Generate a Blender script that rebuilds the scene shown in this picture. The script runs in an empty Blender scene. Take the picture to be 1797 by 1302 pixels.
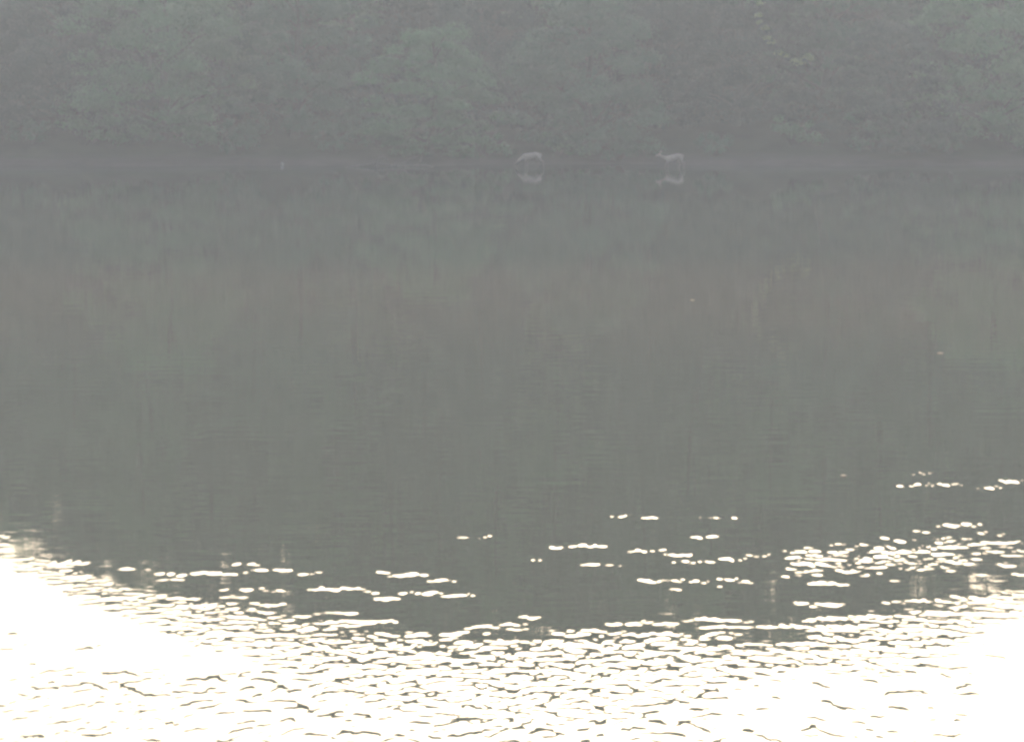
import bpy, bmesh, math, random
import numpy as np
from mathutils import Vector, Matrix, noise as mnoise

R = math.radians
S = bpy.context.scene
COL = S.collection
random.seed(7); RNG = np.random.default_rng(7)

# ------------------------------------------------------------------ camera, sky, sun, exposure
CAM_Z, PITCH, FPX = 6.0, R(7.17), 4200.0
cam_d = bpy.data.cameras.new('camera')
cam_d.sensor_width = 36.0; cam_d.lens = 36.0*FPX/1797.0
cam_d.clip_start = 0.1; cam_d.clip_end = 3000
cam = bpy.data.objects.new('camera', cam_d); COL.objects.link(cam)
cam.location = (0, 0, CAM_Z); cam.rotation_euler = (R(90)-PITCH, 0, 0)
S.camera = cam

SUN_EL, SUN_AZ = R(28), R(3)          # azimuth measured from +Y (away from the camera) towards +X
world = bpy.data.worlds.new('World'); S.world = world; world.use_nodes = True
wn = world.node_tree.nodes; wl = world.node_tree.links
sky = wn.new('ShaderNodeTexSky'); sky.sky_type = 'NISHITA'; sky.sun_disc = False
sky.sun_elevation = SUN_EL; sky.sun_rotation = SUN_AZ
sky.air_density = 1.0; sky.dust_density = 10.0; sky.ozone_density = 1.0; sky.altitude = 0
wl.new(sky.outputs[0], wn['Background'].inputs['Color'])
wn['Background'].inputs['Strength'].default_value = 0.15
sun_d = bpy.data.lights.new('sun', 'SUN'); sun_d.energy = 2.5; sun_d.angle = R(0.5)
sun_d.color = (1.0, 0.9, 0.74)
sun = bpy.data.objects.new('sun', sun_d); COL.objects.link(sun)
to_sun = Vector((math.sin(SUN_AZ)*math.cos(SUN_EL), math.cos(SUN_AZ)*math.cos(SUN_EL), math.sin(SUN_EL)))
sun.rotation_euler = to_sun.to_track_quat('Z', 'Y').to_euler()

S.view_settings.view_transform = 'Standard'; S.view_settings.look = 'None'
S.view_settings.gamma = 1.0; S.view_settings.exposure = 0.98
S.render.engine = 'CYCLES'
S.cycles.use_denoising = True
S.cycles.filter_width = 3.0
S.cycles.max_bounces = 8; S.cycles.volume_bounces = 1
S.cycles.sample_clamp_indirect = 6.0
HAZE_DENSITY = 0.00106

# ------------------------------------------------------------------ helpers
def tag(o, label=None, cat=None, group=None, kind=None):
    if label: o['label'] = label
    if cat: o['category'] = cat
    if group: o['group'] = group
    if kind: o['kind'] = kind
    return o

def ray(px, py):
    """direction of the view ray through photograph pixel px, py"""
    x = (px-898.5)/FPX; u = -(py-651.0)/FPX
    return Vector((x, math.cos(PITCH)+u*math.sin(PITCH), -math.sin(PITCH)+u*math.cos(PITCH)))

def on_water(px, py, z=0.0):
    d = ray(px, py); t = (z-CAM_Z)/d.z
    return Vector((d.x*t, d.y*t, z))

def at_depth(px, py, Y):
    d = ray(px, py); t = Y/d.y
    return Vector((d.x*t, Y, CAM_Z+d.z*t))

def mat(name):
    m = bpy.data.materials.new(name); m.use_nodes = True
    nt = m.node_tree
    return m, nt, nt.nodes['Principled BSDF']

def node(nt, kind, **kw):
    n = nt.nodes.new(kind)
    for k, v in kw.items():
        if k in n.inputs.keys(): n.inputs[k].default_value = v
        else: setattr(n, k, v)
    return n

def ramp(nt, fac, stops):
    r = nt.nodes.new('ShaderNodeValToRGB'); cr = r.color_ramp
    while len(cr.elements) < len(stops): cr.elements.new(0.5)
    for e, (p, c) in zip(cr.elements, stops):
        e.position = p; e.color = (*c, 1)
    nt.links.new(fac, r.inputs[0]); return r

def quads_mesh(name, V, F, m, smooth=False):
    V = np.asarray(V, np.float32).reshape(-1, 3); F = np.asarray(F, np.int32)
    me = bpy.data.meshes.new(name)
    me.vertices.add(len(V)); me.vertices.foreach_set('co', V.ravel())
    k = F.shape[1]
    me.loops.add(F.size); me.loops.foreach_set('vertex_index', F.ravel())
    me.polygons.add(len(F)); me.polygons.foreach_set('loop_start', np.arange(0, F.size, k, dtype=np.int32))
    me.polygons.foreach_set('loop_total', np.full(len(F), k, np.int32))
    if smooth: me.polygons.foreach_set('use_smooth', np.ones(len(F), bool))
    me.update(calc_edges=True); me.materials.append(m)
    return me

def link(name, me, parent=None, loc=None):
    o = bpy.data.objects.new(name, me); COL.objects.link(o)
    if parent: o.parent = parent
    if loc is not None: o.location = loc
    return o

def copy_tree(o):
    c = o.copy(); COL.objects.link(c)
    for ch in o.children:
        d = ch.copy(); COL.objects.link(d); d.parent = c
    return c

def smooth(a, b, t):
    t = np.clip((np.asarray(t, float)-a)/(b-a), 0, 1); return t*t*(3-2*t)

# ------------------------------------------------------------------ materials
def leaf_material(name, c1, c2, yellow=(0.14, 0.17, 0.05)):
    m, nt, p = mat(name)
    tc = node(nt, 'ShaderNodeTexCoord'); oi = node(nt, 'ShaderNodeObjectInfo')
    n = node(nt, 'ShaderNodeTexNoise', Scale=0.32, Detail=2.0, Roughness=0.5)
    n2 = node(nt, 'ShaderNodeTexNoise', Scale=6.0, Detail=2.0)
    nt.links.new(tc.outputs['Object'], n.inputs['Vector']); nt.links.new(tc.outputs['Object'], n2.inputs['Vector'])
    mx = node(nt, 'ShaderNodeMath', operation='ADD'); mm = node(nt, 'ShaderNodeMath', operation='MULTIPLY_ADD')
    nt.links.new(n2.outputs[0], mm.inputs[0]); mm.inputs[1].default_value = 0.10; mm.inputs[2].default_value = -0.14
    nt.links.new(n.outputs[0], mx.inputs[0]); nt.links.new(mm.outputs[0], mx.inputs[1])
    mr = node(nt, 'ShaderNodeMath', operation='MULTIPLY_ADD')
    nt.links.new(oi.outputs['Random'], mr.inputs[0]); mr.inputs[1].default_value = 0.25
    nt.links.new(mx.outputs[0], mr.inputs[2])
    r = ramp(nt, mr.outputs[0], [(0.25, c1), (0.6, c2), (0.95, yellow)])
    nt.links.new(r.outputs[0], p.inputs['Base Color'])
    p.inputs['Roughness'].default_value = 0.55; p.inputs['Specular IOR Level'].default_value = 0.35
    tr = node(nt, 'ShaderNodeBsdfTranslucent'); nt.links.new(r.outputs[0], tr.inputs[0])
    ms = node(nt, 'ShaderNodeMixShader'); ms.inputs[0].default_value = 0.42
    nt.links.new(p.outputs[0], ms.inputs[1]); nt.links.new(tr.outputs[0], ms.inputs[2])
    nt.links.new(ms.outputs[0], nt.nodes['Material Output'].inputs['Surface'])
    return m

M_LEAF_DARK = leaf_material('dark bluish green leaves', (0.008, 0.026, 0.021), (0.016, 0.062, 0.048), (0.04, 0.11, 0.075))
M_LEAF = leaf_material('green leaves', (0.018, 0.075, 0.044), (0.045, 0.155, 0.082), (0.08, 0.20, 0.10))
M_LEAF_PALE = leaf_material('pale green leaves', (0.050, 0.170, 0.072), (0.095, 0.270, 0.110), (0.15, 0.31, 0.12))
M_LEAF_SUNLIT = leaf_material('sunlit toned leaves', (0.18, 0.28, 0.11), (0.26, 0.36, 0.14), (0.34, 0.42, 0.18))  # sunlight on the bough, painted as a brighter yellow-green leaf colour

def bark_material():
    m, nt, p = mat('bark')
    n = node(nt, 'ShaderNodeTexNoise', Scale=7.0, Detail=6.0); tc = node(nt, 'ShaderNodeTexCoord')
    mp = node(nt, 'ShaderNodeMapping'); mp.inputs['Scale'].default_value = (3, 3, 0.6)
    nt.links.new(tc.outputs['Object'], mp.inputs[0]); nt.links.new(mp.outputs[0], n.inputs['Vector'])
    r = ramp(nt, n.outputs[0], [(0.3, (0.030, 0.042, 0.032)), (0.7, (0.065, 0.082, 0.062))])
    nt.links.new(r.outputs[0], p.inputs['Base Color']); p.inputs['Roughness'].default_value = 0.9
    b = node(nt, 'ShaderNodeBump', Strength=0.6, Distance=0.03)
    nt.links.new(n.outputs[0], b.inputs['Height']); nt.links.new(b.outputs[0], p.inputs['Normal'])
    return m
M_BARK = bark_material()

def ground_material():
    m, nt, p = mat('muddy wooded ground')
    g = node(nt, 'ShaderNodeNewGeometry'); sx = node(nt, 'ShaderNodeSeparateXYZ')
    nt.links.new(g.outputs['Position'], sx.inputs[0])
    n = node(nt, 'ShaderNodeTexNoise', Scale=0.35, Detail=8.0, Roughness=0.65)
    nt.links.new(g.outputs['Position'], n.inputs['Vector'])
    mud = ramp(nt, n.outputs[0], [(0.3, (0.075, 0.058, 0.052)), (0.7, (0.13, 0.105, 0.095))])
    soil = ramp(nt, n.outputs[0], [(0.3, (0.022, 0.022, 0.017)), (0.55, (0.045, 0.05, 0.03)), (0.8, (0.035, 0.055, 0.025))])
    a = node(nt, 'ShaderNodeMath', operation='MULTIPLY_ADD')
    nt.links.new(n.outputs[0], a.inputs[0]); a.inputs[1].default_value = 0.9; nt.links.new(sx.outputs['Z'], a.inputs[2])
    mr = node(nt, 'ShaderNodeMapRange'); mr.inputs['From Min'].default_value = 0.75; mr.inputs['From Max'].default_value = 1.15
    nt.links.new(a.outputs[0], mr.inputs['Value'])
    mx = node(nt, 'ShaderNodeMix', data_type='RGBA')
    nt.links.new(mr.outputs[0], mx.inputs[0]); nt.links.new(mud.outputs[0], mx.inputs[6]); nt.links.new(soil.outputs[0], mx.inputs[7])
    nt.links.new(mx.outputs[2], p.inputs['Base Color']); p.inputs['Roughness'].default_value = 0.95; p.inputs['Specular IOR Level'].default_value = 0.08
    b = node(nt, 'ShaderNodeBump', Strength=0.8, Distance=0.2)
    nt.links.new(n.outputs[0], b.inputs['Height']); nt.links.new(b.outputs[0], p.inputs['Normal'])
    return m
M_GROUND = ground_material()

def water_material():
    m, nt, p = mat('calm murky lake water')
    g = node(nt, 'ShaderNodeNewGeometry'); sx = node(nt, 'ShaderNodeSeparateXYZ')
    nt.links.new(g.outputs['Position'], sx.inputs[0])
    mp = node(nt, 'ShaderNodeMapping'); mp.inputs['Scale'].default_value = (0.03, 0.05, 1)
    nt.links.new(g.outputs['Position'], mp.inputs[0])
    n = node(nt, 'ShaderNodeTexNoise', Scale=1.0, Detail=4.0, Roughness=0.55)
    nt.links.new(mp.outputs[0], n.inputs['Vector'])
    # a slightly paler, warmer band of colour lies across the middle of the lake
    a = node(nt, 'ShaderNodeMath', operation='MULTIPLY_ADD')
    nt.links.new(n.outputs[0], a.inputs[0]); a.inputs[1].default_value = 24.0; nt.links.new(sx.outputs['Y'], a.inputs[2])
    mr = node(nt, 'ShaderNodeMapRange'); mr.inputs['From Min'].default_value = 20.0; mr.inputs['From Max'].default_value = 120.0
    nt.links.new(a.outputs[0], mr.inputs['Value'])
    r = ramp(nt, mr.outputs[0], [(0.05, (0.052, 0.061, 0.051)), (0.40, (0.053, 0.061, 0.052)), (0.53, (0.070, 0.069, 0.058)),
                                 (0.62, (0.072, 0.070, 0.060)), (0.72, (0.050, 0.060, 0.052))])
    nt.links.new(r.outputs[0], p.inputs['Base Color'])
    p.inputs['Roughness'].default_value = 0.015; p.inputs['IOR'].default_value = 1.33
    # faint long swell that draws reflections out vertically
    mp2 = node(nt, 'ShaderNodeMapping'); mp2.inputs['Scale'].default_value = (0.5, 1.6, 1)
    nt.links.new(g.outputs['Position'], mp2.inputs[0])
    n2 = node(nt, 'ShaderNodeTexNoise', Scale=1.5, Detail=3.0); nt.links.new(mp2.outputs[0], n2.inputs['Vector'])
    b = node(nt, 'ShaderNodeBump', Strength=1.0, Distance=0.0022)
    nt.links.new(n2.outputs[0], b.inputs['Height']); nt.links.new(b.outputs[0], p.inputs['Normal'])
    return m
M_WATER = water_material()

def deer_material():
    m, nt, p = mat('grey brown deer coat')
    tc = node(nt, 'ShaderNodeTexCoord'); n = node(nt, 'ShaderNodeTexNoise', Scale=5.0, Detail=5.0)
    nt.links.new(tc.outputs['Object'], n.inputs['Vector'])
    sx = node(nt, 'ShaderNodeSeparateXYZ'); nt.links.new(tc.outputs['Object'], sx.inputs[0])
    up = ramp(nt, n.outputs[0], [(0.3, (0.34, 0.275, 0.225)), (0.7, (0.45, 0.375, 0.32))])
    lowr = node(nt, 'ShaderNodeMapRange'); lowr.inputs['From Min'].default_value = 0.30; lowr.inputs['From Max'].default_value = 0.52
    nt.links.new(sx.outputs['Z'], lowr.inputs['Value'])
    r = node(nt, 'ShaderNodeMix', data_type='RGBA'); r.inputs[6].default_value = (0.20, 0.165, 0.14, 1)   # dark grey stockings
    nt.links.new(lowr.outputs[0], r.inputs[0]); nt.links.new(up.outputs[0], r.inputs[7])
    nt.links.new(r.outputs[2], p.inputs['Base Color']); p.inputs['Roughness'].default_value = 0.8
    return m
M_DEER = deer_material()

def plain(name, c1, c2, scale=6.0, rough=0.8):
    m, nt, p = mat(name)
    tc = node(nt, 'ShaderNodeTexCoord'); n = node(nt, 'ShaderNodeTexNoise', Scale=scale, Detail=5.0)
    nt.links.new(tc.outputs['Object'], n.inputs['Vector'])
    r = ramp(nt, n.outputs[0], [(0.3, c1), (0.7, c2)])
    nt.links.new(r.outputs[0], p.inputs['Base Color']); p.inputs['Roughness'].default_value = rough
    return m
M_STONE = plain('pale stone', (0.20, 0.20, 0.19), (0.28, 0.28, 0.27))
M_DRIFT = plain('weathered grey wood', (0.11, 0.095, 0.085), (0.19, 0.17, 0.15))
M_DRYLEAF = plain('dry floating leaf', (0.28, 0.26, 0.20), (0.40, 0.37, 0.30))
M_HOOF = plain('dark horn', (0.04, 0.035, 0.03), (0.07, 0.06, 0.05))

# ------------------------------------------------------------------ terrain
def ground_z(x, y):
    x = np.asarray(x, float); y = np.asarray(y, float)
    wob = 1.1*np.sin(x*0.11+1.0)+0.7*np.sin(x*0.27)+0.35*np.sin(x*0.71+2)
    near = 4.4*smooth(15.0, 1.5, y)
    z = -1.4 + 1.05*smooth(15.5, 13.0, y) + near
    ys = y - wob
    z = z + 1.4*smooth(128, 152.0, ys)
    z = z + 0.55*smooth(151.5, 156, ys) + np.clip(ys-155, 0, 75)*0.36
    z = z + 0.25*np.sin(x*0.35+y*0.2)*smooth(158, 175, y)
    return z
xs = np.concatenate([np.linspace(-230, -60, 40, endpoint=False), np.linspace(-60, 60, 241), np.linspace(60, 230, 41)[1:]])
ys = np.concatenate([np.linspace(-70, -2, 18, endpoint=False), np.linspace(-2, 18, 41), np.linspace(18, 125, 24)[1:], np.linspace(125, 165, 101)[1:],
                     np.linspace(165, 320, 60)[1:]])
def grid_mesh(name, xs, ys, zf, m):
    X, Y = np.meshgrid(xs, ys); Z = zf(X, Y)
    V = np.stack([X, Y, Z], -1).reshape(-1, 3)
    nx, ny = len(xs), len(ys)
    i = (np.arange(ny-1)[:, None]*nx+np.arange(nx-1)[None]).ravel()
    F = np.stack([i, i+1, i+1+nx, i+nx], -1)
    return quads_mesh(name, V, F, m, True)
ground = link('ground', grid_mesh('ground', xs, ys, ground_z, M_GROUND))
tag(ground, kind='structure', label='muddy shore and wooded slope around the lake')

# ------------------------------------------------------------------ lake surface with its ripples
TREELINE = [(0, 962), (55, 975), (75, 1030), (150, 1045), (200, 1075), (300, 1085), (385, 1115), (395, 1068), (408, 1068), (420, 1125), (500, 1165),
            (600, 1192), (700, 1205), (900, 1215), (1100, 1208), (1200, 1192), (1300, 1182), (1400, 1172), (1500, 1180), (1620, 1158), (1700, 1105), (1760, 1055), (1797, 1035)]
TLX = np.array([a for a, b in TREELINE]); TLY = np.array([b for a, b in TREELINE])
def treeline(px): return float(np.interp(px, TLX, TLY))

FX0, FX1, FY0, FY1, DX, DY = -13.0, 13.0, 19.0, 44.0, 0.019, 0.018
fx = np.arange(FX0, FX1+1e-6, DX); fy = np.arange(FY0, FY1+1e-6, DY)
HGT = np.zeros((len(fy), len(fx)), np.float64)
def hump(cx, cy, sx, sy, amp, tilt=0.0, power=2):
    """a low wavelet: amp high, sx wide across the view, sy deep; its near face mirrors higher things"""
    ix0 = max(0, int((cx-3.2*sx-FX0)/DX)); ix1 = min(len(fx), int((cx+3.2*sx-FX0)/DX)+2)
    iy0 = max(0, int((cy-3.4*sy-abs(tilt)*sx*3-FY0)/DY)); iy1 = min(len(fy), int((cy+3.4*sy+abs(tilt)*sx*3-FY0)/DY)+2)
    if ix1 <= ix0 or iy1 <= iy0: return
    u = (fx[ix0:ix1]-cx)[None]; v = (fy[iy0:iy1]-cy)[:, None]-tilt*u
    HGT[iy0:iy1, ix0:ix1] += amp*np.exp(-0.5*(np.abs(u/sx)**power)-0.5*(v/sy)**2)

def glint(px0, px1, py, th0, over=110, wig=True):
    """one bright ripple streak: its near face is steep enough to mirror the sky above the treeline"""
    n = max(2, int((px1-px0)/random.uniform(4, 7)))
    drift = random.uniform(-1.5, 1.5)
    for k in range(n):
        f = (k+0.5)/n; px = px0+(px1-px0)*f
        yy = py+(random.uniform(-2.3, 2.3)*min(1, th0/6)+drift*math.sin(f*5+px0))
        th = th0*random.uniform(0.2, 0.56)*(0.6+0.45*math.sin(math.pi*f))
        if n > 3 and random.random() < 0.18: continue
        a = on_water(px, yy+th*0.5); b = on_water(px, yy-th*0.5)
        dep = b.y-a.y; sy = dep/1.7
        wdt = (px1-px0)/n/FPX*a.y*0.5
        need = (treeline(px)+over-yy)/FPX/2
        s = need*random.uniform(0.98, 1.3)
        hump(a.x, a.y+dep*0.5+sy*0.9, wdt*0.95+0.012, sy, s*sy/0.607, random.uniform(-0.25, 0.25), 3)

FRAGS = [(1600,1640,831,5),(1575,1690,851,6),(1715,1760,855,6),(1755,1797,845,8),(1070,1108,905,6),(1125,1160,908,4),(1218,1232,907,4),
(1243,1272,907,6),(1280,1300,909,5),(800,825,942,4),(833,863,942,5),(1212,1262,942,8),(925,950,981,6),(965,990,960,8),(993,1050,958,8),
(1050,1078,959,5),(1100,1170,966,6),(1165,1220,974,7),(1180,1255,985,7),(1262,1310,982,9),(1310,1360,974,5),(1012,1040,991,4),
(1035,1053,990,8),(1060,1093,992,4),(1120,1165,1019,9),(1170,1205,1018,5),(1172,1195,1033,5),(1205,1250,1020,9),(1260,1295,1017,10),
(1260,1290,1029,5),(1295,1322,1021,5),(1375,1435,976,7),(1420,1490,1024,8),(1645,1730,922,8),(1570,1600,950,7),(1635,1670,945,8),
(1690,1797,952,7),(400,455,990,7),(210,235,998,8),(255,270,997,5),(272,325,1008,10),(275,322,1017,5),(335,395,1006,9),(395,415,1007,7),
(428,475,1002,6),(475,512,1000,6),(510,565,1006,5),(385,470,1034,8),(388,430,1047,5),(470,510,1038,4),(440,500,1060,7),(540,640,1033,9),
(640,670,1038,5),(655,685,1003,6),(680,750,1010,8),(750,800,1018,6),(655,700,1050,8),(700,780,1040,9),(770,832,1044,7),(550,590,1075,4),
(590,625,1075,8),(560,700,1090,9),(815,835,1102,8),(835,880,1099,6),(880,925,1095,5),(885,925,1104,6),(910,953,1083,6),
(965,1065,1107,8),(1065,1125,1095,8),(1120,1190,1092,7),(1200,1320,1088,8),(1220,1320,1099,6),(1385,1420,1058,6),(1425,1490,1061,9),
(1548,1590,1056,6),(1590,1665,1054,6),(1670,1760,1048,8),(1330,1410,1098,8),(1415,1600,1083,8),(1600,1797,1075,9),(1420,1500,1100,9),
(1540,1700,1098,7),(850,920,1125,7),(930,1000,1125,6),(90,150,988,12),(90,140,1004,8),(110,160,1012,12),(0,12,942,6),(0,12,954,6),
(1250,1300,1112,6),(1080,1200,1112,8),(1440,1560,1120,9),(1600,1720,1125,9),(1365,1430,1128,8),(500,560,1098,7),(300,395,1062,8),(160,240,1050,9)]
for fr in FRAGS: glint(*fr)
# the ripple belt at the right, and the broken edge of the treeline's reflection
for k in range(150):
    px = 1900-520*random.random()**0.62; t = (px-1380)/420
    py = random.gauss(985-18*t, 11+14*min(t, 1)); w = random.uniform(8, 40)
    glint(px-w/2, px+w/2, py, random.uniform(3.5, 7))
for k in range(110):
    px = random.uniform(1400, 1900); py = random.uniform(1078, 1150); w = random.uniform(15, 70)
    glint(px-w/2, px+w/2, py, random.uniform(5, 9), 80)
TOPX = [0, 100, 200, 300, 450, 550, 700, 850, 1000, 1100, 1300, 1400, 1500, 1797]
TOPY = [985, 990, 1035, 1050, 1075, 1088, 1110, 1132, 1130, 1112, 1135, 1140, 1085, 1040]
def calm(px, py):
    """1 where the near water is broken by wavelets, 0 where it lies flat"""
    e = np.interp(px, [-200, 0, 150, 300, 450, 560, 700, 900, 1100, 1250, 1400, 1500, 1640, 1700, 1760, 1800, 2000],
                  [940, 965, 1050, 1105, 1150, 1210, 1240, 1262, 1250, 1200, 1165, 1180, 1165, 1110, 1055, 1030, 1000])
    return float(1-smooth(-12, 14, py-e))
for k in range(17000):
    px = random.uniform(-200, 2000); top = np.interp(px, TOPX, TOPY)
    py = top+random.uniform(-8, 175); w = random.uniform(4, 12)*(1.9 if random.random() < 0.2 else 1)
    g = calm(px, py)
    if random.random() > g: continue
    a = on_water(px, py); sy = random.uniform(0.022, 0.050); t = min(1.0, max(0.25, (py-top)/70))
    s = random.uniform(0.020, 0.060)*t*random.choice((1, 1, -1))
    hump(a.x, a.y, w/FPX*a.y*0.6, sy, s*sy/0.607, random.uniform(-0.45, 0.45))
# sparse wavelets in the bright near water
for k in range(2000):
    px = random.uniform(-150, 1950); py = random.uniform(1110, 1335)
    dens = 0.75 if px < 560 else (0.95 if px < 1250 else 0.2)
    if py < 1180 and (px < 480 or px > 1300): dens *= 0.12
    if px < 560 and 1185 < py < 1250: dens = 0.85
    if random.random() > dens: continue
    a = on_water(px, py); tl = random.uniform(-1.0, 1.0)
    x0, y0 = a.x, a.y
    for j in range(random.choice((1, 1, 1, 2, 3, 5))):     # a short crooked crease in the surface
        sx = random.uniform(3, 11)/FPX*a.y*0.6; sy = random.uniform(0.028, 0.06); s = random.uniform(0.025, 0.06)
        hump(x0, y0, sx, sy, s*sy/0.607, tl+random.uniform(-0.5, 0.5))
        x0 += sx*1.8; y0 += tl*sx*1.8+random.gauss(0, 0.05)
ex = np.minimum(smooth(FX0, FX0+1, fx), smooth(FX1, FX1-1, fx)); ey = np.minimum(smooth(FY0, FY0+.6, fy), smooth(FY1, FY1-1, fy))
HGT *= ex[None]*ey[:, None]
wx = np.concatenate([np.linspace(-230, -14, 30), fx, np.linspace(14, 230, 30)])
wy = np.concatenate([np.linspace(8, 18.9, 8), fy, np.linspace(44.5, 175, 120)])
def water_z(X, Y):
    Z = np.zeros(X.shape)
    Z[8:8+len(fy), 30:30+len(fx)] = HGT
    return Z
water = link('water', grid_mesh('water', wx, wy, water_z, M_WATER))
tag(water, kind='structure', label='calm murky lake mirroring the wood, with bright sky glare in the foreground')

# ------------------------------------------------------------------ trees
def tube(V, F, pts, radii, n=7):
    """tapered tube through pts, appended to V, F"""
    base = len(V)
    for i, p in enumerate(pts):
        p = Vector(p)
        d = (Vector(pts[min(i+1, len(pts)-1)])-Vector(pts[max(i-1, 0)])).normalized()
        a = d.orthogonal().normalized() if abs(d.z) < 0.95 else Vector((1, 0, 0))
        if abs(d.z) >= 0.95: a = (a-d*a.dot(d)).normalized()
        b = d.cross(a)
        for k in range(n):
            t = 2*math.pi*k/n
            V.append(tuple(p+(a*math.cos(t)+b*math.sin(t))*radii[i]))
    for i in range(len(pts)-1):
        for k in range(n):
            F.append((base+i*n+k, base+i*n+(k+1) % n, base+(i+1)*n+(k+1) % n, base+(i+1)*n+k))

def leaf_cards(centres, radii, flat, counts, size, droop=0.25):
    """many small leaf-sized diamonds on and in clumps"""
    out = []; nn = []
    for c, r, fl, n in zip(centres, radii, flat, counts):
        d = RNG.normal(size=(n, 3)); d /= np.linalg.norm(d, axis=1)[:, None]
        rad = RNG.uniform(0.35, 1.0, n)**0.6
        lob = 1+0.28*np.sin(d[:, 0]*5+c[0]*3)*np.cos(d[:, 1]*4+c[1]*2)
        p = d*(rad*lob)[:, None]*r; p[:, 2] *= fl
        hr = np.hypot(p[:, 0], p[:, 1])/r
        p[:, 2] -= droop*r*hr**2
        out.append(p+np.asarray(c)); nn.append(d*1.3)
    P = np.concatenate(out); n = len(P)
    nrm = np.concatenate(nn)+RNG.normal(size=(n, 3))*0.22; nrm[:, 2] += 0.5
    nrm /= np.linalg.norm(nrm, axis=1)[:, None]
    a = np.cross(nrm, RNG.normal(size=(n, 3))); a /= np.linalg.norm(a, axis=1)[:, None]
    b = np.cross(nrm, a)
    L = RNG.uniform(0.6, 1.3, n)[:, None]*size; W = L*RNG.uniform(0.45, 0.75, n)[:, None]
    a *= L/2; b *= W/2
    V = np.stack([P-a, P+b*1.0-a*0.1, P+a-nrm*L*0.12, P-b*1.0-a*0.1], 1).reshape(-1, 3)
    F = np.arange(4*n).reshape(-1, 4)
    return V, F

def tree_proto(kind, seed, leaf_mat):
    """unit meshes (real size) for one tree variant: (trunk mesh, crown mesh, height)"""
    random.seed(seed)
    V, F = [], []; cen, rad, fl, cnt = [], [], [], []
    if kind == 'tall':
        H, w = 26.0, 4.6
        lean = Vector((random.uniform(-.6, .6), random.uniform(-.6, .6), 0))
        pts = [Vector((0, 0, -0.8))]+[lean*(t**2)+Vector((0.15*math.sin(t*7+seed), 0.15*math.cos(t*5), H*0.92*t)) for t in (0.03, 0.15, 0.3, 0.45, 0.6, 0.75, 0.9, 1)]
        tube(V, F, pts, [0.5, 0.38, 0.32, 0.29, 0.26, 0.2, 0.14, 0.08, 0.03], 8)
        n = 80
        for k in range(n):
            f = (k+0.5)/n; z = H*(0.20+0.80*f)-0.4
            prof = math.sin(math.pi*min(1, (f*0.76+0.12)))**0.7
            ang = k*2.4+random.uniform(-.5, .5); rr = w*prof*random.uniform(0.35, 1.0)*(1.2 if random.random() < 0.15 else 1)
            c = Vector((math.cos(ang)*rr, math.sin(ang)*rr, z+random.uniform(-.5, .5)))+lean*f**2
            r = random.uniform(0.9, 1.75)*(0.62+0.4*prof)
            cen.append(tuple(c)); rad.append(r); fl.append(random.uniform(0.4, 0.65)); cnt.append(int(230*r**2))
            if k % 3 == 0:
                base = pts[1].lerp(pts[-1], max(0.05, f*0.9)); base = Vector((lean.x*(base.z/H)**2, lean.y*(base.z/H)**2, max(2.5, z-rr*0.6)))
                mid = base.lerp(c, 0.5)+Vector((0, 0, 0.3)); tube(V, F, [base, mid, c], [0.11*(1.1-f)+0.02, 0.06*(1.1-f)+0.015, 0.015], 5)
        size = 0.26
    else:                                                   # broad shore tree whose boughs hang low towards the water (-Y)
        H, w = 12.5, 5.2
        pts = [Vector((0, 0, -0.6)), Vector((0, 0, 0.4)), Vector((0.1, -0.4, 2.5)), Vector((0.0, -0.9, 5)), Vector((0.2, -0.9, 7.5)), Vector((0.1, -0.6, 10)), Vector((0, -0.3, 12))]
        tube(V, F, pts, [0.42, 0.32, 0.25, 0.21, 0.16, 0.1, 0.03], 8)
        n = 64
        for k in range(n):
            f = (k+0.5)/n; z = 0.55+(H-1.0)*f**1.08
            prof = (0.55+0.45*math.sin(math.pi*(f*0.8+0.12)))*(1 if f < 0.75 else math.sqrt(max(0.08, (1-f)/0.25)))
            ang = k*2.4+random.uniform(-.5, .5); rr = w*prof*random.uniform(0.45, 1.0)
            c = Vector((math.cos(ang)*rr, math.sin(ang)*rr*0.85-0.6, z+random.uniform(-.5, .5)))
            r = random.uniform(0.95, 2.0)*(0.8 if f < 0.12 else 1)
            cen.append(tuple(c)); rad.append(r); fl.append(random.uniform(0.36, 0.6)); cnt.append(int(520*r**2))
            if k % 3 == 0:
                base = Vector((0.1, -0.6, max(1.0, z-1.2-rr*0.3))); mid = base.lerp(c, 0.55)+Vector((0, 0, 0.35))
                tube(V, F, [base, mid, c], [0.09, 0.05, 0.012], 5)
        size = 0.15
    LV, LF = leaf_cards(cen, rad, fl, cnt, size)
    tm = quads_mesh(kind+' trunk', V, F, M_BARK, True); cm = quads_mesh(kind+' crown', LV, LF, leaf_mat)
    return tm, cm, (LV[:, 2].max())

TALL = [tree_proto('tall', 11+i, (M_LEAF_DARK, M_LEAF, M_LEAF_PALE)[i % 3]) for i in range(6)]
BROAD = [tree_proto('broad', 31+i, (M_LEAF_DARK, M_LEAF_PALE, M_LEAF_DARK, M_LEAF_DARK, M_LEAF, M_LEAF)[i]) for i in range(6)]

def plant_tree(name, proto, x, y, height, width, rz, label, group):
    tm, cm, h0 = proto
    e = link(name, None); e.empty_display_size = 1
    z = float(ground_z(x, y)); s = height/h0
    e.location = (x, y, z); e.rotation_euler = (0, 0, rz); e.scale = (width, width, s)
    link('trunk', tm, e); link('crown', cm, e)
    tag(e, label, 'tree', group)
    return e

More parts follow.
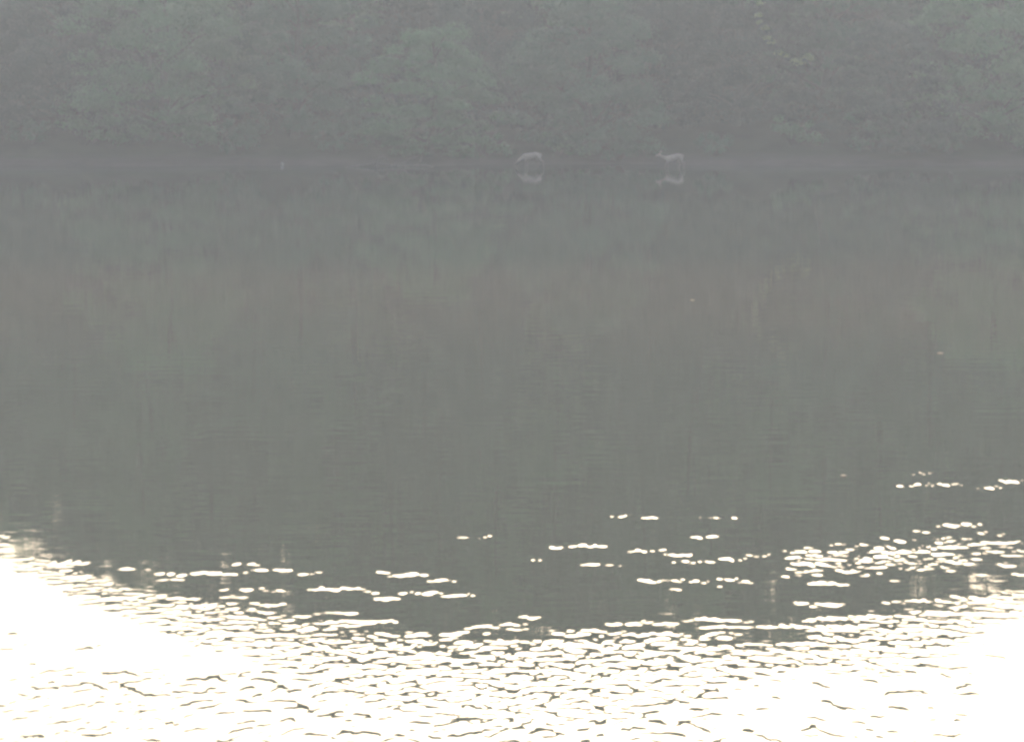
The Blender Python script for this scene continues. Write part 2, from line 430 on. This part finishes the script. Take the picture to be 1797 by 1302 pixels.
# shore trees, placed on the crowns one can tell apart: (centre px, depth, height, width scale, variant, label)
SHORE = [
 (-330, 160, 13, 1.0, 0, 'shore tree standing out past the first bluish crown'),
 (-90, 157, 12.5, 1.05, 2, 'dim bluish green tree at the very edge, left of the pale layered crown'),
 (110, 157.5, 11.5, 0.95, 3, 'bluish crown with tiered boughs beside the pale yellow-green layered tree'),
 (285, 156.2, 13.0, 1.1, 1, 'pale yellow-green tree with boughs sloping in layers, brightest crown on the left bank'),
 (520, 157.5, 12.5, 0.95, 4, 'rounded mid green crown above the small white stone at the waterline'),
 (755, 154.6, 8.6, 0.85, 1, 'domed crown hanging low over the arched driftwood branch'),
 (850, 166, 15, 0.9, 0, 'dark tree set back just left of the shadowy gap above the drinking deer'),
 (1030, 156.2, 11, 1.0, 5, 'wide spreading crown whose lowest boughs fill the bank between the two deer'),
 (1130, 166, 15, 0.9, 3, 'tall grey green crown rising behind the wide boughs between the deer'),
 (1290, 160, 12, 0.9, 2, 'dim tree right of the deer with raised head, below the pale bough'),
 (1440, 162, 13.5, 1.0, 4, 'mid green tree under and right of the pale bough'),
 (1560, 155.5, 8.6, 0.85, 0, 'low rounded tree leaning over the water between two taller pale crowns'),
 (1740, 156.8, 12.5, 1.05, 1, 'pale green tree with low boughs at the far right end of the bank'),
 (1960, 160, 13, 1.0, 3, 'green shore tree whose crown is cut by the right border of the photo'),
 (2180, 160, 13, 1.0, 5, 'shore tree standing out past the right border tree'),
 (-560, 161, 13, 1.0, 5, 'shore tree farthest out on the left bank'),
]
random.seed(5)
for px, Y, h, wd, v, lab in SHORE:
    X = (px-898.5)/FPX*Y
    plant_tree('broadleaf_tree', BROAD[v], X, Y, h, wd, random.uniform(-0.5, 0.5), lab, 'trees along the far shore')

# the slope behind: rows that rise to the treeline whose reflection ends against the sky
def top_z(X, Y):
    """height at X, Y whose mirror image falls on the reflected treeline"""
    px = 898.5+X/Y*FPX*0.985
    py = treeline(min(max(px, 0), 1797))
    d = ray(px, py); return -d.z/d.y*Y-CAM_Z
rowlab = {170: 'tree low on the slope', 181: 'tree half way up slope', 192: 'tree near the crest',
          201: 'tree on the crest', 212: 'tree just over the crest'}
FRONT = [(-560, 'farthest left shore tree'), (-330, 'shore tree past the left border'), (-90, 'dim tree at the left border'), (110, 'bluish tiered crown'),
         (285, 'pale layered tree'), (520, 'rounded crown above the stone'), (755, 'dome above the driftwood'), (880, 'shadowy gap'),
         (1030, 'wide crown between the deer'), (1160, 'raised deer head'), (1290, 'dim tree right of the deer'), (1440, 'tree under the pale bough'),
         (1560, 'low rounded tree'), (1740, 'pale tree at the right end'), (1960, 'tree cut by the right border'), (2180, 'outermost right shore tree')]
i = 0
for Y0, step, short in ((170, 5.2, 11), (181, 5.0, 5), (192, 3.5, 0.6), (201, 3.5, 0.1), (212, 4.6, 3.5)):
    x = -66+random.uniform(0, step)
    while x < 66:
        Y = Y0+random.uniform(-2.2, 2.2)
        tops = [top_z(x+dx, Y) for dx in (-2.4, 0, 2.4)]
        tz = min(tops[1], min(tops)+1.8) - abs(random.gauss(0, short*0.3+0.12)) - short
        h = tz-float(ground_z(x, Y))
        pxs = 898.5+x/Y*FPX
        sh = min(FRONT, key=lambda f: abs(f[0]-pxs)); dpx = pxs-sh[0]
        where = 'straight behind' if abs(dpx) < 38 else ('behind the left of' if dpx < 0 else 'behind the right of')
        lab = f'{rowlab[Y0]}, {where} the {sh[1]}'
        plant_tree('broadleaf_tree', TALL[i % 6], x, Y, h, random.uniform(0.9, 1.2), random.uniform(0, 6.28), lab, 'tall trees massed on the slope behind the shore')
        i += 1; x += step*random.uniform(0.75, 1.25)

# bough of the tree below it; sunlight is painted into its yellow-green leaves
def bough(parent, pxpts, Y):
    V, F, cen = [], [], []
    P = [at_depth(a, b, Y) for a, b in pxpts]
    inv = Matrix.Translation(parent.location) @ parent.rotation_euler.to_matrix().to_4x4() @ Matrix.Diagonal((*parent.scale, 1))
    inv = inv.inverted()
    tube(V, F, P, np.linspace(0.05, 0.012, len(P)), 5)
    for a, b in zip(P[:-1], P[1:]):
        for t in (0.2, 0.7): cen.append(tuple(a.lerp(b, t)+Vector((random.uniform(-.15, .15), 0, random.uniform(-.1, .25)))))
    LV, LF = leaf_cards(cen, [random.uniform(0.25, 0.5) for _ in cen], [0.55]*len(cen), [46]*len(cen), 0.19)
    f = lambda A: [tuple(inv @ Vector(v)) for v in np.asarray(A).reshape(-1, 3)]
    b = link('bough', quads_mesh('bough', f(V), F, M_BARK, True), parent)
    b['label'] = 'pale bough with sunlight put into its leaf colour, hanging in front of the crown'
    link('leaves', quads_mesh('leaves', f(LV), LF, M_LEAF_SUNLIT), b)
bt = [o for o in S.objects if o.get('label', '').startswith('mid green tree under')][0]
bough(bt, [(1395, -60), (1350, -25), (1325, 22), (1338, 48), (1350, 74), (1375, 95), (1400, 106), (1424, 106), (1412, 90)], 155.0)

# ------------------------------------------------------------------ shrubs along the shore
def shrub_proto(seed, m):
    random.seed(seed); V, F, cen, rad = [], [], [], []
    for k in range(16):
        ang = k*2.4; r = random.uniform(0.2, 1.25); z = random.uniform(0.35, 1.9)*(1.2-r*0.45)
        c = Vector((math.cos(ang)*r*1.3, math.sin(ang)*r*0.8, z)); cen.append(tuple(c)); rad.append(random.uniform(0.35, 0.62))
        tube(V, F, [Vector((0, 0, -0.2)), c*0.5+Vector((0, 0, 0.15)), c], [0.035, 0.022, 0.008], 5)
    LV, LF = leaf_cards(cen, rad, [0.7]*16, [130]*16, 0.15)
    return quads_mesh('stems', V, F, M_BARK, True), quads_mesh('foliage', LV, LF, m)
SHR = [shrub_proto(61+i, (M_LEAF, M_LEAF_PALE)[i % 2]) for i in range(3)]
SHRUBS = [(260, 1.3, 'shrub touching the water beneath the pale yellow-green layered tree'), (335, 1.0, 'small shrub at the right foot of the pale layered tree'),
 (665, 1.2, 'shrub hanging over the arched end of the driftwood branch'), (800, 1.3, 'full shrub under the right side of the domed crown by the driftwood'),
 (985, 1.1, 'shrub on the bank between the drinking deer and the wide spreading crown'), (1620, 1.2, 'bushy shrub just right of the low rounded leaning tree'),
 (60, 1.0, 'dim shrub on the mud at the left end of the shore'), (150, 1.5, 'pale green shrub low under the layered yellow-green tree'),
 (420, 1.1, 'dark shrub just left of the small white stone'), (590, 0.9, 'low shrub between the white stone and the driftwood branch'),
 (850, 1.0, 'small dark shrub at the foot of the shadowy gap, left of the drinking deer'), (1085, 1.0, 'rounded shrub behind the bare mud between the deer'),
 (1255, 0.8, 'low shrub just right of the deer with raised head'), (1390, 1.1, 'shadowed shrub under the mid green tree'),
 (1530, 1.5, 'full pale shrub reaching the water right of centre on the bank'), (1665, 1.0, 'small shrub left of the pale tree at the right end'),
 (1770, 1.2, 'shrub beneath the pale tree, last one before the right border')]
for k, (px, s, lab) in enumerate(SHRUBS):
    Y = 155.2+random.uniform(-0.3, 1.0); X = (px-898.5)/FPX*Y
    e = link('shrub', None); e.location = (X, Y, float(ground_z(X, Y))); e.scale = (s, s, s*random.uniform(0.85, 1.15)); e.rotation_euler = (0, 0, random.uniform(-.6, .6))
    link('stems', SHR[k % 3][0], e); link('foliage', SHR[k % 3][1], e)
    tag(e, lab, 'shrub', 'shrubs along the far shore')

# undergrowth nobody could count, over the slope under the trees
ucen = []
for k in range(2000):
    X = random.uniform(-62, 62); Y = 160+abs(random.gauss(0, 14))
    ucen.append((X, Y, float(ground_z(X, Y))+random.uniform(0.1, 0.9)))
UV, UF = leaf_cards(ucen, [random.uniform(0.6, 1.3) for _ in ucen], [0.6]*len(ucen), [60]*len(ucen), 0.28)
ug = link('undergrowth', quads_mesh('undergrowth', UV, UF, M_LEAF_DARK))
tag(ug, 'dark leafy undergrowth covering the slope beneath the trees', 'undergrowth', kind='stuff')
# rough grass on the near bank under the camera
gp = []
n = 26000
gx = RNG.uniform(-16, 16, n); gy = RNG.uniform(-6, 13.5, n); gz = ground_z(gx, gy)
hgt = RNG.uniform(0.12, 0.32, n); ang = RNG.uniform(0, 6.28, n)
bx, by = np.cos(ang)*0.006, np.sin(ang)*0.006; lx, ly = RNG.normal(0, .06, n), RNG.normal(0, .06, n)
GV = np.stack([np.stack([gx-bx, gy-by, gz-0.01], -1), np.stack([gx+bx, gy+by, gz-0.01], -1), np.stack([gx+lx, gy+ly, gz+hgt], -1)], 1).reshape(-1, 3)
gr = link('grass', quads_mesh('grass', GV, np.arange(3*n).reshape(-1, 3), M_LEAF_PALE))
tag(gr, 'rough grass growing on the near bank', 'grass', kind='stuff')

# ------------------------------------------------------------------ deer
def skin_mesh(name, verts, edges, radii, root, m, sub=2):
    me = bpy.data.meshes.new(name); me.from_pydata(verts, edges, [])
    o = bpy.data.objects.new(name, me); COL.objects.link(o)
    o.modifiers.new('skin', 'SKIN').use_smooth_shade = True
    for v, r in zip(me.skin_vertices[0].data, radii): v.radius = r
    me.skin_vertices[0].data[root].use_root = True
    sb = o.modifiers.new('sub', 'SUBSURF'); sb.levels = sb.render_levels = sub
    dg = bpy.context.evaluated_depsgraph_get()
    out = bpy.data.meshes.new_from_object(o.evaluated_get(dg)); out.name = name
    bpy.data.objects.remove(o); out.materials.clear(); out.materials.append(m)
    return out

def make_deer(px, py, spine, head, ears, fore, hind, label, zrot=0.0):
    """side-on deer facing -X; spine runs from the pelvis to the neck base, legs are chains of (x, z)"""
    V, E, Rd = [], [], []
    def add(p, r, prev=None):
        V.append(p); Rd.append(r); i = len(V)-1
        if prev is not None: E.append((prev, i))
        return i
    prev = None; ids = []
    for (x, z, rx, rz) in spine:
        prev = add((x, 0, z), (rx, rz), prev); ids.append(prev)
    p = prev
    for (x, z, r) in head: p = add((x, 0, z), (r, r), p)
    hd = p
    # tail
    sx, sz = spine[0][0], spine[0][1]
    t = add((sx+0.12, 0, sz+0.02), (0.035, 0.045), ids[0]); add((sx+0.19, 0, sz-0.12), (0.02, 0.03), t)
    for chain, side in fore:
        q = ids[-2]
        for j, (x, z, r) in enumerate(chain):
            q = add((x, side*(0.10 if j else 0.085), z), (r, r), q)
    for chain, side in hind:
        q = ids[0]
        for j, (x, z, r) in enumerate(chain):
            q = add((x, side*(0.11 if j else 0.09), z), (r, r), q)
    me = skin_mesh('body', V, E, Rd, 0, M_DEER)
    e = link('deer', None); loc = on_water(px, py); e.location = (loc.x, loc.y, 0.0)
    e.rotation_euler = (0, 0, zrot)
    link('body', me, e)
    # two pointed cupped ears
    for s in (-1, 1):
        (x0, z0), (x1, z1) = ears
        EV = []; base = Vector((x0, s*0.035, z0)); tip = Vector((x1, s*0.12, z1)); d = tip-base
        side = Vector((0.06, s*0.02, 0.03)); thick = Vector((0.0, 0.012, 0.0))
        ring = lambda c, w: [c-side*w, c+thick*w, c+side*w, c-thick*w]
        EV = ring(base, 0.5)+ring(base+d*0.45, 1.1)+ring(base+d*0.8, 0.6)+ring(tip, 0.06)
        EF = []
        for a in range(3):
            for k in range(4): EF.append((a*4+k, a*4+(k+1) % 4, a*4+4+(k+1) % 4, a*4+4+k))
        EF += [(0, 3, 2, 1), (12, 13, 14, 15)]
        link('ear', quads_mesh('ear', EV, EF, M_DEER, True), e)
    tag(e, label, 'deer', 'deer wading in the shallows')
    return e

# left deer: head stretched down to the water, hind leg trailing
make_deer(930, 294,
  spine=[(0.54, 0.79, 0.14, 0.15), (0.36, 0.76, 0.19, 0.19), (0.08, 0.72, 0.20, 0.185), (-0.18, 0.70, 0.18, 0.21), (-0.36, 0.67, 0.12, 0.16)],
  head=[(-0.52, 0.55, 0.115), (-0.68, 0.40, 0.10), (-0.78, 0.29, 0.09), (-0.86, 0.19, 0.062), (-0.93, 0.11, 0.035), (-0.95, 0.08, 0.028)],
  ears=((-0.72, 0.36), (-0.60, 0.42)),
  fore=[([(-0.27, 0.52, 0.085), (-0.30, 0.36, 0.045), (-0.27, 0.22, 0.033), (-0.29, 0.04, 0.023), (-0.32, -0.06, 0.026)], -1),
        ([(-0.24, 0.52, 0.085), (-0.22, 0.36, 0.045), (-0.16, 0.20, 0.033), (-0.15, 0.03, 0.023), (-0.17, -0.06, 0.026)], 1)],
  hind=[([(0.58, 0.55, 0.12), (0.66, 0.42, 0.06), (0.82, 0.36, 0.046), (0.84, 0.12, 0.026), (0.83, -0.06, 0.026)], -1),
        ([(0.48, 0.54, 0.12), (0.42, 0.40, 0.06), (0.56, 0.30, 0.04), (0.50, 0.10, 0.026), (0.47, -0.06, 0.026)], 1)],
  label='deer wading with its head stretched down to the water, left of the other deer')
# right deer: head up and forward, ears pricked
make_deer(1180, 296,
  spine=[(0.50, 0.79, 0.13, 0.15), (0.34, 0.75, 0.18, 0.18), (0.06, 0.68, 0.18, 0.165), (-0.18, 0.63, 0.16, 0.19), (-0.34, 0.61, 0.11, 0.14)],
  head=[(-0.52, 0.66, 0.09), (-0.68, 0.74, 0.075), (-0.79, 0.83, 0.095), (-0.90, 0.81, 0.072), (-1.01, 0.78, 0.036), (-1.05, 0.76, 0.028)],
  ears=((-0.76, 0.88), (-0.68, 1.08)),
  fore=[([(-0.27, 0.46, 0.085), (-0.30, 0.32, 0.045), (-0.27, 0.18, 0.033), (-0.29, 0.02, 0.023), (-0.32, -0.08, 0.026)], -1),
        ([(-0.24, 0.46, 0.085), (-0.36, 0.33, 0.045), (-0.40, 0.18, 0.033), (-0.46, 0.02, 0.023), (-0.49, -0.08, 0.026)], 1)],
  hind=[([(0.54, 0.55, 0.12), (0.56, 0.40, 0.06), (0.74, 0.32, 0.042), (0.70, 0.12, 0.026), (0.66, -0.08, 0.026)], -1),
        ([(0.46, 0.54, 0.12), (0.38, 0.38, 0.06), (0.50, 0.28, 0.04), (0.42, 0.10, 0.026), (0.39, -0.08, 0.026)], 1)],
  label='deer wading with raised head and pricked ears, right of the drinking deer')

# ------------------------------------------------------------------ small things on the shore and the water
bm = bmesh.new(); bmesh.ops.create_icosphere(bm, subdivisions=3, radius=0.14)
for v in bm.verts:
    v.co *= 1+0.22*mnoise.noise(v.co*6); v.co.z *= 1.05; v.co.x *= 0.85
me = bpy.data.meshes.new('stone'); bm.to_mesh(me); bm.free(); me.materials.append(M_STONE)
for p in me.polygons: p.use_smooth = True
p = on_water(495, 291.5); st = link('stone', me, loc=(p.x, p.y, 0.08))
tag(st, 'small pale stone standing at the waterline under the rounded crown', 'stone')

V, F = [], []
c = on_water(672, 293)
def q(px, py, dy=0.0): 
    a = at_depth(px, py, c.y+dy); return a
tube(V, F, [q(659, 297), q(660, 285), q(665, 277), q(673, 275), q(680, 281), q(683, 290), q(684, 298)], [0.06, 0.055, 0.05, 0.05, 0.045, 0.04, 0.035], 7)
tube(V, F, [q(600, 294), q(630, 291), q(661, 288), q(700, 292), q(745, 290), q(770, 295)], [0.02, 0.04, 0.06, 0.055, 0.04, 0.015], 7)
tube(V, F, [q(706, 292), q(716, 281), q(736, 273)], [0.045, 0.035, 0.015], 6)
tube(V, F, [q(728, 292), q(738, 283), q(741, 271)], [0.035, 0.03, 0.012], 6)
V = [tuple(Vector(v)-c) for v in V]
dw = link('driftwood', quads_mesh('driftwood', V, F, M_DRIFT, True), loc=c)
tag(dw, 'bare grey driftwood branch with an arched limb lying at the waterline', 'driftwood')

for px, py, s, lab in ((1650, 620, 0.07, 'tiny pale leaf floating alone on the open water, nearest the right border'),
                       (1480, 835, 0.05, 'tiny dim leaf floating just left of the uppermost bright ripples'),
                       (1215, 527, 0.06, 'tiny pale leaf floating farthest out in the brown tinted water')):
    V = []; N = 10
    for k in range(N):
        t = 2*math.pi*k/N; r = 1-0.25*abs(math.sin(t))
        V.append((math.cos(t)*s*r, math.sin(t)*s*0.8*r, 0.006+0.012*math.cos(2*t)**2))
    V = [(0, 0, 0.004)]+V; V += [(x, y, z-0.004) for x, y, z in V]
    F = [(0, k+1, (k+1) % N+1) for k in range(N)]+[(N+1, N+2+(k+1) % N, N+2+k) for k in range(N)]
    F += [(k+1, N+2+k, N+2+(k+1) % N) for k in range(N)]+[(k+1, N+2+(k+1) % N, (k+1) % N+1) for k in range(N)]
    lo = link('floating_leaf', quads_mesh('leaf', V, F, M_DRYLEAF, True), loc=on_water(px, py, 0.003))
    tag(lo, lab, 'leaf', 'leaves floating on the lake')

# ------------------------------------------------------------------ haze
bm = bmesh.new(); bmesh.ops.create_cube(bm, size=1.0)
me = bpy.data.meshes.new('haze'); bm.to_mesh(me); bm.free()
hz = link('haze', me); hz.scale = (466, 396, 62); hz.location = (0, 125, 28.4)
m = bpy.data.materials.new('morning haze'); m.use_nodes = True; nt = m.node_tree
nt.nodes.remove(nt.nodes['Principled BSDF'])
pv = nt.nodes.new('ShaderNodeVolumePrincipled'); pv.inputs['Color'].default_value = (0.745, 0.85, 1.0, 1)
pv.inputs['Density'].default_value = HAZE_DENSITY; pv.inputs['Anisotropy'].default_value = 0.3
nt.links.new(pv.outputs[0], nt.nodes['Material Output'].inputs['Volume'])
me.materials.append(m)
tag(hz, 'pale morning haze over the lake and wood', 'haze', kind='stuff')
